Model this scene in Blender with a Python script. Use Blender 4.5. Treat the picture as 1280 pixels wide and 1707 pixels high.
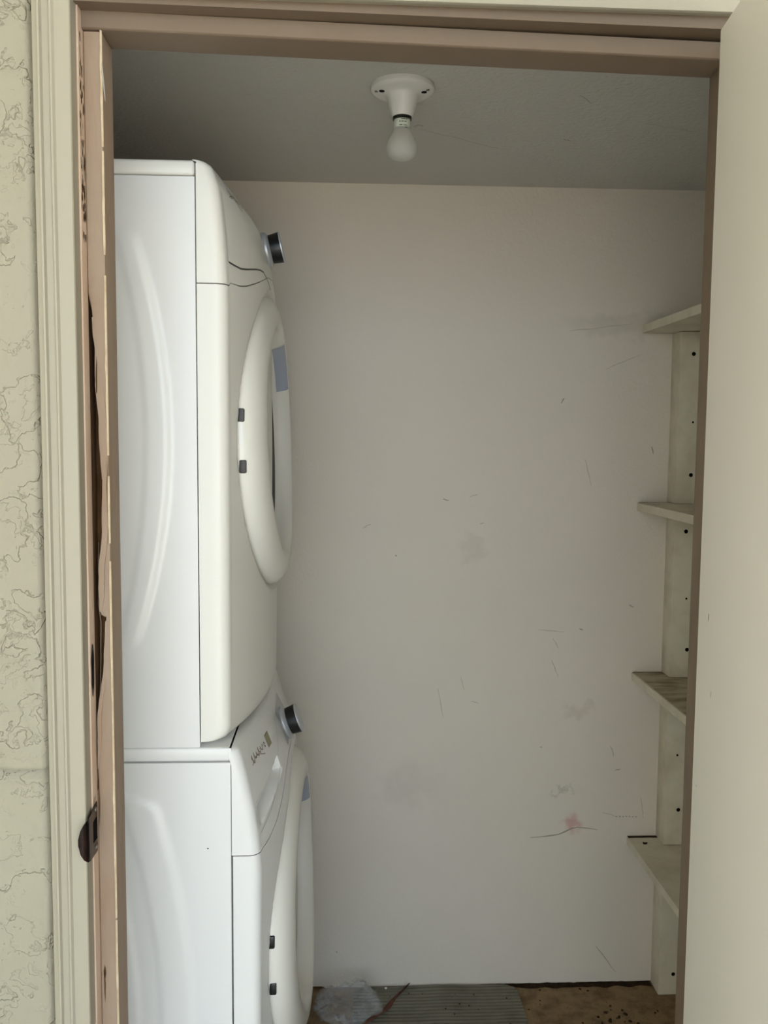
import bpy, bmesh, math, random
from mathutils import Vector, Matrix, noise

random.seed(7)
scene = bpy.context.scene
for o in list(bpy.data.objects):
    bpy.data.objects.remove(o)
COL = scene.collection

# ------------------------------------------------------------------ camera
F_PX = 1500.0
PITCH, YAW, ROLL = math.radians(4.83), math.radians(2.72), math.radians(0.458)
CAM = Vector((0, 0, 1.48))
fw = Vector((math.sin(YAW) * math.cos(PITCH), math.cos(YAW) * math.cos(PITCH), -math.sin(PITCH)))
rt = Vector((math.cos(YAW), -math.sin(YAW), 0))
up = rt.cross(fw)
rt2 = math.cos(ROLL) * rt + math.sin(ROLL) * up
up2 = -math.sin(ROLL) * rt + math.cos(ROLL) * up
cd = bpy.data.cameras.new('camera')
cam = bpy.data.objects.new('camera', cd)
COL.objects.link(cam)
M = Matrix((rt2, up2, -fw)).transposed().to_4x4()
M.translation = CAM
cam.matrix_world = M
cd.sensor_fit = 'HORIZONTAL'
cd.sensor_width = 36
cd.lens = F_PX / 1280 * 36
cd.clip_start = 0.02
scene.camera = cam

# ------------------------------------------------------------------ world, sun, exposure
world = bpy.data.worlds.new('sky')
scene.world = world
world.use_nodes = True
bg = world.node_tree.nodes['Background']
bg.inputs[0].default_value = (0.69, 0.84, 1.0, 1)
bg.inputs[1].default_value = 1.3
sd = bpy.data.lights.new('sun', 'SUN')
sd.energy = 8.0
sd.angle = math.radians(0.53)
sd.color = (1.0, 0.94, 0.84)
sun = bpy.data.objects.new('sun', sd)
COL.objects.link(sun)
sun.rotation_euler = Vector((0.45, -0.12, -1.0)).to_track_quat('-Z', 'Y').to_euler()   # from over the roof, onto the yard
scene.view_settings.view_transform = 'Standard'
scene.view_settings.look = 'None'
scene.view_settings.exposure = 1.78
scene.view_settings.gamma = 1.0
scene.view_settings.use_curve_mapping = False


# ------------------------------------------------------------------ helpers
def px_on_y(px, py, Y):
    """where the sight line of a photo pixel meets the plane y = Y (used to measure marks on flat walls)"""
    v = rt2 * ((px - 640) / F_PX) - up2 * ((py - 853.5) / F_PX) + fw
    return CAM + v * (Y / v.y)


def px_on_z(px, py, Z):
    v = rt2 * ((px - 640) / F_PX) - up2 * ((py - 853.5) / F_PX) + fw
    return CAM + v * ((Z - CAM.z) / v.z)


def lin(c):
    def f(v):
        v /= 255
        return v / 12.92 if v <= 0.04045 else ((v + 0.055) / 1.055) ** 2.4
    return (f(c[0]), f(c[1]), f(c[2]), 1)


def new_mat(name, rgb, rough=0.5, spec=0.5, metal=0.0, var=0.0, var_scale=4.0, var_rgb=None,
            bump=0.0, bump_scale=60.0, coat=0.0, stretch=None):
    m = bpy.data.materials.new(name)
    m.use_nodes = True
    nt = m.node_tree
    b = nt.nodes['Principled BSDF']
    c = lin(rgb)
    b.inputs['Base Color'].default_value = c
    b.inputs['Roughness'].default_value = rough
    b.inputs['Metallic'].default_value = metal
    b.inputs['Specular IOR Level'].default_value = spec
    b.inputs['Coat Weight'].default_value = coat
    tc = nt.nodes.new('ShaderNodeTexCoord')
    src = tc.outputs['Object']
    if stretch:
        mp = nt.nodes.new('ShaderNodeMapping')
        mp.inputs['Scale'].default_value = stretch
        nt.links.new(src, mp.inputs['Vector'])
        src = mp.outputs['Vector']
    m['b'] = 0
    if var > 0:
        n = nt.nodes.new('ShaderNodeTexNoise')
        n.inputs['Scale'].default_value = var_scale
        n.inputs['Detail'].default_value = 5
        n.inputs['Roughness'].default_value = 0.6
        nt.links.new(src, n.inputs['Vector'])
        r = nt.nodes.new('ShaderNodeMapRange')
        r.inputs['From Min'].default_value = 0.42
        r.inputs['From Max'].default_value = 0.72
        r.inputs['To Max'].default_value = var
        nt.links.new(n.outputs['Fac'], r.inputs['Value'])
        mx = nt.nodes.new('ShaderNodeMix')
        mx.data_type = 'RGBA'
        mx.inputs['A'].default_value = c
        mx.inputs['B'].default_value = lin(var_rgb) if var_rgb else (c[0] * .6, c[1] * .6, c[2] * .6, 1)
        nt.links.new(r.outputs['Result'], mx.inputs['Factor'])
        nt.links.new(mx.outputs['Result'], b.inputs['Base Color'])
    if bump > 0:
        n2 = nt.nodes.new('ShaderNodeTexNoise')
        n2.inputs['Scale'].default_value = bump_scale
        n2.inputs['Detail'].default_value = 4
        nt.links.new(src, n2.inputs['Vector'])
        bp = nt.nodes.new('ShaderNodeBump')
        bp.inputs['Strength'].default_value = bump
        bp.inputs['Distance'].default_value = 0.004
        nt.links.new(n2.outputs['Fac'], bp.inputs['Height'])
        nt.links.new(bp.outputs['Normal'], b.inputs['Normal'])
    return m


def base_link(m):
    """(socket or None, Principled) for extending a material's colour chain"""
    b = m.node_tree.nodes['Principled BSDF']
    l = b.inputs['Base Color'].links
    return (l[0].from_socket if l else None), b


def add_blotch(m, centre, radius, rgb, amount, squash=(1, 1, 1), nscale=30.0, warp=0.03):
    """a stain of its own shape: a noisy blob at a place on the surface (object = world space)"""
    nt = m.node_tree
    src, b = base_link(m)
    tc = nt.nodes.new('ShaderNodeTexCoord')
    n = nt.nodes.new('ShaderNodeTexNoise')
    n.inputs['Scale'].default_value = nscale
    n.inputs['Detail'].default_value = 4
    nt.links.new(tc.outputs['Object'], n.inputs['Vector'])
    ma = nt.nodes.new('ShaderNodeVectorMath'); ma.operation = 'SUBTRACT'
    nt.links.new(n.outputs['Color'], ma.inputs[0]); ma.inputs[1].default_value = (.5, .5, .5)
    sc = nt.nodes.new('ShaderNodeVectorMath'); sc.operation = 'SCALE'
    nt.links.new(ma.outputs[0], sc.inputs[0]); sc.inputs['Scale'].default_value = warp * 2
    ad = nt.nodes.new('ShaderNodeVectorMath'); ad.operation = 'ADD'
    nt.links.new(tc.outputs['Object'], ad.inputs[0]); nt.links.new(sc.outputs[0], ad.inputs[1])
    sb = nt.nodes.new('ShaderNodeVectorMath'); sb.operation = 'SUBTRACT'
    nt.links.new(ad.outputs[0], sb.inputs[0]); sb.inputs[1].default_value = centre
    mu = nt.nodes.new('ShaderNodeVectorMath'); mu.operation = 'MULTIPLY'
    nt.links.new(sb.outputs[0], mu.inputs[0]); mu.inputs[1].default_value = squash
    ln = nt.nodes.new('ShaderNodeVectorMath'); ln.operation = 'LENGTH'
    nt.links.new(mu.outputs[0], ln.inputs[0])
    mr = nt.nodes.new('ShaderNodeMapRange')
    mr.interpolation_type = 'SMOOTHSTEP'
    mr.inputs['From Min'].default_value = radius
    mr.inputs['From Max'].default_value = radius * .15
    mr.inputs['To Max'].default_value = amount
    nt.links.new(ln.outputs['Value'], mr.inputs['Value'])
    mx = nt.nodes.new('ShaderNodeMix'); mx.data_type = 'RGBA'
    if src:
        nt.links.new(src, mx.inputs['A'])
    else:
        mx.inputs['A'].default_value = b.inputs['Base Color'].default_value
    mx.inputs['B'].default_value = lin(rgb)
    nt.links.new(mr.outputs['Result'], mx.inputs['Factor'])
    nt.links.new(mx.outputs['Result'], b.inputs['Base Color'])


def link(name, me, mat=None, parent=None, smooth=False, angle=None):
    o = bpy.data.objects.new(name, me)
    COL.objects.link(o)
    if mat:
        me.materials.append(mat)
    if parent:
        o.parent = parent
        o.matrix_parent_inverse = parent.matrix_world.inverted() if False else Matrix.Translation(-parent.location)
    if smooth:
        for p in me.polygons:
            p.use_smooth = True
        if angle:
            me.set_sharp_from_angle(angle=math.radians(angle))
    return o


def from_bm(name, bm, mat=None, parent=None, smooth=False, angle=None, normals=True):
    if normals:
        bmesh.ops.recalc_face_normals(bm, faces=bm.faces)
    me = bpy.data.meshes.new(name)
    bm.to_mesh(me)
    bm.free()
    return link(name, me, mat, parent, smooth, angle)


def from_py(name, vs, fs, mat=None, parent=None, smooth=False, angle=None, recalc=True):
    me = bpy.data.meshes.new(name)
    me.from_pydata([tuple(v) for v in vs], [], fs)
    me.validate()
    if recalc:
        bm = bmesh.new(); bm.from_mesh(me)
        bmesh.ops.recalc_face_normals(bm, faces=bm.faces)
        bm.to_mesh(me); bm.free()
    return link(name, me, mat, parent, smooth, angle)


def add_box(bm, x0, x1, y0, y1, z0, z1, bevel=0.0, seg=2):
    vs = [bm.verts.new(p) for p in ((x0, y0, z0), (x1, y0, z0), (x1, y1, z0), (x0, y1, z0),
                                    (x0, y0, z1), (x1, y0, z1), (x1, y1, z1), (x0, y1, z1))]
    fs = [bm.faces.new([vs[i] for i in f]) for f in
          ((0, 3, 2, 1), (4, 5, 6, 7), (0, 1, 5, 4), (1, 2, 6, 5), (2, 3, 7, 6), (3, 0, 4, 7))]
    if bevel:
        es = list({e for f in fs for e in f.edges})
        bmesh.ops.bevel(bm, geom=es, offset=bevel, segments=seg, affect='EDGES', profile=0.5)


def box(name, x0, x1, y0, y1, z0, z1, mat, parent=None, bevel=0.0, seg=2):
    bm = bmesh.new()
    add_box(bm, x0, x1, y0, y1, z0, z1, bevel, seg)
    return from_bm(name, bm, mat, parent, smooth=bevel > 0, angle=35)


def sweep(name, prof, path, mat, parent=None, closed=True, smooth=True, angle=30):
    """prof: list of (a,b); path: list of functions (a,b)->Vector giving the cross-section at each station"""
    n = len(prof)
    vs, fs = [], []
    for st in path:
        vs += [st(a, b) for a, b in prof]
    for k in range(len(path) - 1):
        for i in range(n if closed else n - 1):
            j = (i + 1) % n
            fs.append((k * n + i, k * n + j, (k + 1) * n + j, (k + 1) * n + i))
    if closed:
        fs.append(tuple(range(n)))
        fs.append(tuple((len(path) - 1) * n + i for i in reversed(range(n))))
    return from_py(name, vs, fs, mat, parent, smooth, angle)


def lathe(name, prof, mat, parent=None, loc=(0, 0, 0), axis=(0, 0, 1), seg=40, cap=True, angle=35):
    """prof: (radius, height) along axis"""
    ax = Vector(axis).normalized()
    q = Vector((0, 0, 1)).rotation_difference(ax)
    loc = Vector(loc)
    vs, fs = [], []
    for r, h in prof:
        for k in range(seg):
            a = 2 * math.pi * k / seg
            vs.append(loc + q @ Vector((r * math.cos(a), r * math.sin(a), h)))
    for i in range(len(prof) - 1):
        for k in range(seg):
            k2 = (k + 1) % seg
            fs.append((i * seg + k, i * seg + k2, (i + 1) * seg + k2, (i + 1) * seg + k))
    if cap:
        fs.append(tuple(range(seg)))
        fs.append(tuple((len(prof) - 1) * seg + k for k in range(seg)))
    return from_py(name, vs, fs, mat, parent, True, angle)


def tube(name, pts, r, mat, parent=None, seg=6, radii=None):
    pts = [Vector(p) for p in pts]
    vs, fs = [], []
    for i, p in enumerate(pts):
        t = (pts[min(i + 1, len(pts) - 1)] - pts[max(i - 1, 0)]).normalized()
        a = t.cross(Vector((0.3, 0.2, 1))).normalized()
        b = t.cross(a)
        rr = radii[i] if radii else r
        for k in range(seg):
            w = 2 * math.pi * k / seg
            vs.append(p + a * rr * math.cos(w) + b * rr * math.sin(w))
    for i in range(len(pts) - 1):
        for k in range(seg):
            k2 = (k + 1) % seg
            fs.append((i * seg + k, i * seg + k2, (i + 1) * seg + k2, (i + 1) * seg + k))
    fs.append(tuple(range(seg)))
    fs.append(tuple((len(pts) - 1) * seg + k for k in range(seg)))
    return from_py(name, vs, fs, mat, parent, True, 60)


def thing(name, label, cat, loc, group=None):
    o = bpy.data.objects.new(name, None)
    COL.objects.link(o)
    o.location = loc
    o.empty_display_size = 0.05
    o['label'] = label
    o['category'] = cat
    if group:
        o['group'] = group
    return o


def tag(o, label, cat, group=None):
    o['label'] = label
    o['category'] = cat
    if group:
        o['group'] = group
    return o


def struct(o, label=None):
    o['kind'] = 'structure'
    if label:
        o['label'] = label
    return o


def interp(x, tab, k=1):
    if x <= tab[0][0]:
        return tab[0][k]
    for a, b in zip(tab, tab[1:]):
        if x <= b[0]:
            return a[k] + (b[k] - a[k]) * (x - a[0]) / max(b[0] - a[0], 1e-9)
    return tab[-1][k]


def sstep(a, b, x):
    t = min(1, max(0, (x - a) / (b - a)))
    return t * t * (3 - 2 * t)


# ------------------------------------------------------------------ materials
MAT = {}
MAT['wall'] = new_mat('painted_plaster', (220, 210, 196), .75, .3, var=.10, var_scale=2.5, var_rgb=(186, 180, 166), bump=.22, bump_scale=130)
MAT['ceil'] = new_mat('ceiling_paint', (206, 202, 195), .8, .25, var=.10, var_scale=6, var_rgb=(180, 176, 166), bump=.5, bump_scale=110)
MAT['cream'] = new_mat('cream_trim_paint', (158, 150, 132), .45, .45, var=.15, var_scale=7, var_rgb=(146, 138, 119), bump=.06, bump_scale=30, stretch=(1, 1, .25))
MAT['tan'] = new_mat('tan_frame_paint', (116, 98, 80), .5, .4, var=.25, var_scale=9, var_rgb=(100, 84, 66), bump=.08, bump_scale=40, stretch=(1, 1, .3))
MAT['tanworn'] = new_mat('worn_tan_paint', (148, 127, 107), .6, .35, var=.6, var_scale=14, var_rgb=(132, 100, 74), bump=.35, bump_scale=60, stretch=(1, 1, .35))
MAT['jamb'] = new_mat('pinkish_jamb_paint', (200, 174, 152), .55, .4, var=.5, var_scale=16, var_rgb=(176, 142, 114), bump=.3, bump_scale=60, stretch=(1, 1, .35))
MAT['rot'] = new_mat('rotten_bare_wood', (92, 66, 40), .9, .2, var=.7, var_scale=20, var_rgb=(52, 36, 22), bump=.6, bump_scale=80, stretch=(1, 1, .15))
MAT['stucco'] = new_mat('painted_stucco', (153, 146, 127), .6, .35, var=.2, var_scale=6, var_rgb=(140, 132, 113), bump=.15, bump_scale=200)
MAT['door'] = new_mat('door_paint', (240, 235, 225), .5, .4, var=.10, var_scale=3, var_rgb=(226, 220, 208), bump=.06, bump_scale=90)
MAT['white'] = new_mat('appliance_enamel', (230, 228, 224), .28, .5, var=.05, var_scale=5, var_rgb=(214, 210, 204))
MAT['plastic'] = new_mat('appliance_plastic', (230, 226, 216), .32, .5, var=.05, var_scale=5, var_rgb=(216, 210, 198))
MAT['gloss'] = new_mat('glossy_white_plastic', (226, 222, 212), .18, .5)
MAT['black'] = new_mat('black_plastic', (14, 14, 15), .35, .5)
MAT['darkgrey'] = new_mat('dark_grey_plastic', (62, 60, 58), .45, .4)
MAT['glassdark'] = new_mat('dark_door_glass', (6, 6, 7), .5, .08)
MAT['smoke'] = new_mat('smoky_door_cover', (150, 147, 138), .3, .4)
MAT['silver'] = new_mat('silver_plastic', (176, 178, 180), .3, .5, metal=.35)
MAT['bluegrey'] = new_mat('blue_grey_plastic', (160, 166, 180), .25, .5)
MAT['print'] = new_mat('brown_print', (128, 112, 96), .5)
MAT['printdark'] = new_mat('dark_print', (48, 44, 42), .5)
MAT['label'] = new_mat('energy_sticker', (162, 152, 122), .5)
MAT['bronze'] = new_mat('dark_bronze', (34, 26, 24), .25, .6, metal=.8, var=.5, var_scale=40, var_rgb=(84, 52, 44))
MAT['steel'] = new_mat('dull_steel', (130, 126, 120), .4, .5, metal=.8)
MAT['hole'] = new_mat('dark_hole', (12, 10, 9), .9, .1)
MAT['shelf'] = new_mat('old_shelf_paint', (214, 206, 186), .6, .35, var=.5, var_scale=12, var_rgb=(176, 164, 138), bump=.2, bump_scale=70)
MAT['shelfdirty'] = new_mat('dirty_shelf_paint', (188, 176, 150), .7, .3, var=.9, var_scale=16, var_rgb=(104, 90, 66), bump=.25, bump_scale=70, stretch=(.7, 2.0, 1))
MAT['porcelain'] = new_mat('lampholder_porcelain', (226, 222, 216), .35, .5)
MAT['floor'] = new_mat('dirty_floor', (142, 118, 86), .8, .3, var=.8, var_scale=22, var_rgb=(84, 66, 44), bump=.4, bump_scale=90)
MAT['mat'] = new_mat('ribbed_mat', (122, 118, 104), .85, .2, var=.7, var_scale=11, var_rgb=(92, 86, 72), bump=.2, bump_scale=200)
MAT['dirt'] = new_mat('dirt_and_gap_shade', (48, 36, 26), .95, .1, var=.6, var_scale=60, var_rgb=(82, 58, 36))
MAT['rust'] = new_mat('dry_leaf', (104, 70, 54), .8, .2, var=.7, var_scale=60, var_rgb=(70, 42, 32))
MAT['chip'] = new_mat('white_chip', (232, 230, 224), .6)
MAT['ground'] = new_mat('patio_concrete', (184, 180, 172), .85, .2, var=.4, var_scale=3, bump=.3, bump_scale=60)
MAT['soffit'] = new_mat('light_shaper_paint', (226, 218, 198), .7, .3)  # pale colour of the added overhang and side wall, for bounce

# stucco: hand-trowelled ridges and hair cracks
nt = MAT['stucco'].node_tree
b = nt.nodes['Principled BSDF']
tc = nt.nodes.new('ShaderNodeTexCoord')
nz = nt.nodes.new('ShaderNodeTexNoise'); nz.inputs['Scale'].default_value = 14; nz.inputs['Detail'].default_value = 5
nt.links.new(tc.outputs['Object'], nz.inputs['Vector'])
mxv = nt.nodes.new('ShaderNodeMix'); mxv.data_type = 'VECTOR'; mxv.inputs['Factor'].default_value = .12
nt.links.new(tc.outputs['Object'], mxv.inputs['A']); nt.links.new(nz.outputs['Color'], mxv.inputs['B'])
hs = []
for sc_, a_, c_, amp_ in ((11, .50, .515, 1.0), (26, .58, .595, .4), (55, .62, .66, .15)):
    n3 = nt.nodes.new('ShaderNodeTexNoise'); n3.inputs['Scale'].default_value = sc_; n3.inputs['Detail'].default_value = 4; n3.inputs['Roughness'].default_value = .55
    nt.links.new(mxv.outputs['Result'], n3.inputs['Vector'])
    mr = nt.nodes.new('ShaderNodeMapRange'); mr.inputs['From Min'].default_value = a_; mr.inputs['From Max'].default_value = c_; mr.inputs['To Max'].default_value = amp_
    nt.links.new(n3.outputs['Fac'], mr.inputs['Value'])
    hs.append(mr.outputs['Result'])
ad1 = nt.nodes.new('ShaderNodeMath'); ad1.operation = 'ADD'; nt.links.new(hs[0], ad1.inputs[0]); nt.links.new(hs[1], ad1.inputs[1])
mxx = nt.nodes.new('ShaderNodeMath'); mxx.operation = 'ADD'; nt.links.new(ad1.outputs[0], mxx.inputs[0]); nt.links.new(hs[2], mxx.inputs[1])
bp2 = nt.nodes.new('ShaderNodeBump'); bp2.inputs['Strength'].default_value = .8; bp2.inputs['Distance'].default_value = .003
nt.links.new(mxx.outputs[0], bp2.inputs['Height'])
old = b.inputs['Normal'].links[0].from_socket
nt.links.new(old, bp2.inputs['Normal'])
nt.links.new(bp2.outputs['Normal'], b.inputs['Normal'])

# thin plastic film
m = bpy.data.materials.new('clear_plastic_film'); m.use_nodes = True
nt = m.node_tree; nt.nodes.clear()
out = nt.nodes.new('ShaderNodeOutputMaterial')
tr = nt.nodes.new('ShaderNodeBsdfTransparent')
pb = nt.nodes.new('ShaderNodeBsdfPrincipled')
pb.inputs['Base Color'].default_value = (.72, .73, .73, 1); pb.inputs['Roughness'].default_value = .22
ms = nt.nodes.new('ShaderNodeMixShader'); ms.inputs[0].default_value = .16
nt.links.new(tr.outputs[0], ms.inputs[1]); nt.links.new(pb.outputs[0], ms.inputs[2])
nt.links.new(ms.outputs[0], out.inputs['Surface'])
MAT['film'] = m

# frosted bulb glass
m = new_mat('frosted_bulb_glass', (222, 220, 214), .35, .5)
bb = m.node_tree.nodes['Principled BSDF']
bb.inputs['Transmission Weight'].default_value = .55
bb.inputs['IOR'].default_value = 1.15
MAT['bulb'] = m

# ------------------------------------------------------------------ room shell
YB = 2.3054          # back wall face
YI = 1.27            # inside face of the front wall
CEIL = 2.107
XL, XR = -1.0, 1.09
ZG = -0.02

P = lambda px, py: px_on_y(px, py, YB)
add_blotch(MAT['wall'], P(955, 1372), .036, (196, 120, 112), .55, (1, 1, 1.1), 40, .03)
add_blotch(MAT['wall'], P(938, 1318), .035, (160, 152, 140), .4, (.7, 1, 2.2), 50, .05)
add_blotch(MAT['wall'], P(965, 1185), .05, (180, 156, 144), .25, (.8, 1, 1.6), 40, .05)
add_blotch(MAT['wall'], P(680, 1310), .09, (180, 174, 162), .2, (.8, 1, 1), 22, .08)
add_blotch(MAT['wall'], P(785, 915), .05, (188, 178, 163), .25, (1, 1, 1), 30, .06)
add_blotch(MAT['wall'], P(1040, 540), .08, (176, 170, 154), .3, (.4, 1, 2), 30, .05)

# floor, a little uneven
struct(box('floor', XL, XR, YI - .09, YB + .1, -.06, 0, MAT['floor']), 'dirty brown floor of the laundry closet')
struct(box('ceiling', XL, XR, YI - .01, YB + .02, CEIL, CEIL + .05, MAT['ceil']), 'grey white closet ceiling')
struct(box('wall_left', XL - .05, XL, YI - .05, YB + .05, -.06, CEIL + .05, MAT['wall']))
struct(box('wall_right', XR, XR + .05, YI - .05, YB + .05, -.06, CEIL + .05, MAT['wall']))
# back wall board: its lower edge is chewed up and stops short of the floor at the right
xs = [XL]
x = -.12
while x < .93:
    xs.append(x); x += .012
xs += [XR]
vs, fs = [], []
for x in xs:
    if x < .38:
        g = .001 + .002 * max(0, noise.noise((x * 25, 0, 0)))
        if -.09 < x < -.04: g = .006
    else:
        g = max(.0008, .003 + .003 * noise.noise((x * 40, 3, 0)))
    vs += [(x, YB, g), (x, YB, CEIL), (x, YB + .012, g), (x, YB + .012, CEIL)]
for i in range(len(xs) - 1):
    a, c = 4 * i, 4 * i + 4
    fs += [(a, c, c + 1, a + 1), (a + 2, a + 3, c + 3, c + 2), (a, a + 2, c + 2, c)]
wb = struct(from_py('wall_back', vs, fs, MAT['wall']), 'scuffed off-white back wall')
struct(box('trim_1', XL, XR, YB + .016, YB + .05, -.02, CEIL, MAT['dirt']), 'dark sill behind the back wall board')

# flat dark strip painting in the shaded gap under the board
vs, fs = [], []
for k in range(41):
    x = .43 + .415 * k / 40
    w = (.020 + .008 * noise.noise((x * 30, 1, 7))) * sstep(.425, .50, x)
    vs += [(x, YB + .010, .0008), (x, YB - w, .0008)]
    if k:
        fs.append((2 * k - 2, 2 * k - 1, 2 * k + 1, 2 * k))
from_py('gap_shade_strip', vs, fs, MAT['dirt'], bpy.data.objects['floor'])

# scuffs and scratches on the back wall: thin strokes of their own
def stroke(pts, w, mat, name='scuff_mark', Y=YB, parent=wb, taper=True):
    vs, fs = [], []
    q = [px_on_y(a, c, Y) for a, c in pts]
    n = len(q)
    for i, p in enumerate(q):
        t = (q[min(i + 1, n - 1)] - q[max(i - 1, 0)])
        t = Vector((t.x, 0, t.z)).normalized()
        s = Vector((-t.z, 0, t.x))
        k = w * (1.0 if not taper else (.35 + .65 * math.sin(math.pi * (i + .5) / n))) * random.uniform(.7, 1.2)
        vs += [p + s * k + Vector((0, -.0004, 0)), p - s * k + Vector((0, -.0004, 0))]
    for i in range(n - 1):
        fs.append((2 * i, 2 * i + 1, 2 * i + 3, 2 * i + 2))
    return from_py(name, vs, fs, mat, parent)

MAT['scuff'] = new_mat('grey_scuff', (152, 144, 132), .8, .1)
MAT['scuffl'] = new_mat('faint_scuff', (186, 176, 163), .8, .1)
def wob(a, c, n=8, amp=1.5):
    return [(a[0] + (c[0] - a[0]) * i / n + random.uniform(-amp, amp), a[1] + (c[1] - a[1]) * i / n + random.uniform(-amp, amp)) for i in range(n + 1)]
stroke([(884, 1396), (900, 1395), (916, 1393), (930, 1391), (940, 1387), (952, 1381), (962, 1379), (975, 1380), (996, 1383)], .0018, MAT['scuff'])
stroke([(1004, 1355), (1016, 1357), (1026, 1361)], .0012, MAT['scuffl'])
for k in range(7):
    stroke([(1026 + k * 5.4, 1361 + random.uniform(-1, 1)), (1029 + k * 5.4, 1361.5)], .0013, MAT['scuff'])
for a, c, w, mm in (((920, 1101), (930, 1128), .0011, 'scuffl'), ((922, 1064), (930, 1080), .0010, 'scuffl'), ((896, 1050), (940, 1054), .0009, 'scuffl'),
                    ((975, 765), (986, 810), .0010, 'scuffl'), ((935, 672), (941, 664), .0016, 'scuff'), ((948, 552), (1055, 540), .0009, 'scuffl'),
                    ((1010, 615), (1070, 590), .0008, 'scuffl'), ((1018, 1243), (1023, 1262), .0014, 'scuffl'), ((1024, 1284), (1034, 1282), .0012, 'scuff'),
                    ((737, 832), (748, 834), .0012, 'scuff'), ((658, 926), (662, 927), .0016, 'scuff'), ((783, 828), (796, 824), .0010, 'scuffl'),
                    ((604, 880), (618, 874), .0012, 'scuffl'), ((800, 873), (806, 872), .0012, 'scuffl'), ((900, 1246), (903, 1245), .0022, 'scuffl'),
                    ((786, 1168), (797, 1172), .0012, 'scuffl'), ((1048, 1008), (1056, 1012), .0022, 'scuffl'), ((992, 1575), (1026, 1620), .0016, 'scuffl'),
                    ((1068, 1330), (1072, 1365), .0010, 'scuffl'), ((730, 1148), (738, 1195), .0009, 'scuffl'), ((965, 1048), (972, 1050), .0015, 'scuff'),
                    ((1086, 745), (1089, 757), .0014, 'scuff'), ((768, 1128), (774, 1150), .0008, 'scuffl'), ((560, 1585), (563, 1588), .002, 'scuffl')):
    stroke(wob(a, c, 6, .7), w, MAT[mm])

# ------------------------------------------------------------------ front (outside) wall with the doorway
XJL, XJR = -.328, .522      # jamb faces
ZH = 2.004                  # head jamb underside
bm = bmesh.new()
add_box(bm, -2.2, XJL - .025, 1.19, YI, -.06, 2.62)
add_box(bm, XJR + .025, 1.8, 1.19, YI, -.06, 2.62)
add_box(bm, XJL - .025, XJR + .025, 1.19, YI, ZH + .03, 2.62)
struct(from_bm('wall_front', bm, MAT['wall']), 'outside wall around the closet doorway')


def stucco_face(name, x0, x1, z0, z1, edge_x, step):
    nx = max(2, int((x1 - x0) / step)); nz = max(2, int((z1 - z0) / (step * 1.5)))
    vs, fs = [], []
    for j in range(nz + 1):
        z = z0 + (z1 - z0) * j / nz
        for i in range(nx + 1):
            x = x0 + (x1 - x0) * i / nx
            p = Vector((x * 9, 0, z * 7))
            h = .0022 * noise.noise(p) + .0016 * noise.noise(p * 3.1)
            r = abs(noise.noise(p * 2.2 + Vector((4, 1, 2))))
            h += .0022 * (1 - sstep(0, .10, r)) * sstep(-.1, .35, noise.noise(p * .8 + Vector((9, 0, 0))))
            d = abs(z - (1.037 + .0015 * noise.noise((x * 30, 5, 0))))
            h -= .012 * (1 - sstep(.001, .0055, d)) - .002 * sstep(.003, .006, d) * (1 - sstep(.006, .014, d))
            e = abs(edge_x - x)
            h -= .016 * (1 - sstep(0, .016, e + .003 * noise.noise((3, 0, z * 12))))
            vs.append((x, 1.164 - h, z))
    for j in range(nz):
        for i in range(nx):
            a = j * (nx + 1) + i
            fs.append((a, a + 1, a + nx + 2, a + nx + 1))
    # closed back
    n = len(vs)
    vs += [(x0, 1.19, z0), (x1, 1.19, z0), (x1, 1.19, z1), (x0, 1.19, z1)]
    fs.append((n, n + 1, n + 2, n + 3))
    bl = list(range(nx + 1)); tl = [nz * (nx + 1) + i for i in range(nx + 1)]
    lf = [j * (nx + 1) for j in range(nz + 1)]; rg = [j * (nx + 1) + nx for j in range(nz + 1)]
    fs += [tuple(bl + [n + 1, n]), tuple(tl + [n + 2, n + 3]), tuple(lf + [n + 3, n]), tuple(rg + [n + 2, n + 1])]
    o = from_py(name, vs, fs, MAT['stucco'], None, True)
    return struct(o)

stucco_face('wall_outside_left', -1.05, -.374, -.05, 2.62, -.374, .0036)['label'] = 'cracked cream painted stucco beside the doorway'
struct(box('wall_outside_far_left', -2.2, -1.05, 1.164, 1.19, -.05, 2.62, MAT['stucco']))
struct(box('wall_outside_right', .57, 1.8, 1.164, 1.19, -.05, 2.62, MAT['stucco']))
struct(box('wall_outside_top', -.374, .57, 1.164, 1.19, 2.062, 2.62, MAT['stucco']))

# casing: brickmould profile, u = from the inner edge outwards
CP = [(0, 1.180), (0, 1.1515), (.0012, 1.150), (.019, 1.1495), (.0215, 1.1462), (.0240, 1.1462), (.0262, 1.1515), (.0345, 1.1520),
      (.0365, 1.1478), (.0388, 1.1476), (.0405, 1.1530), (.0468, 1.1550), (.0478, 1.1570), (.0478, 1.185)]
def wobble(z, s):
    return .0006 * noise.noise((s, 0, z * 3))
zz = [-.02 + i * (2.062 + .02) / 24 for i in range(25)]
XCL = -.3302
st = [(lambda u, y, z=z: Vector((XCL - u + wobble(z, 1), y + wobble(z, 5), z if z < 2.06 else 2.0125 + u))) for z in zz]
struct(sweep('trim_2', CP, st, MAT['cream']), 'cream painted door casing beside the stucco')
XCR = .5232
st = [(lambda u, y, z=z: Vector((XCR + u, y, z if z < 2.06 else 2.0095 + u))) for z in zz]
struct(sweep('trim_3', CP, st, MAT['cream']), 'cream painted door casing behind the open door')
def head_z(x, a=2.0125, c=2.0095):
    return a + (c - a) * (x - XCL) / (XCR - XCL)
CPH = [(0, 1.180), (0, 1.168), (.0025, 1.166), (.0025, 1.158), (.0005, 1.156), (.0005, 1.1515)] + CP[2:]
st = []
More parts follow.
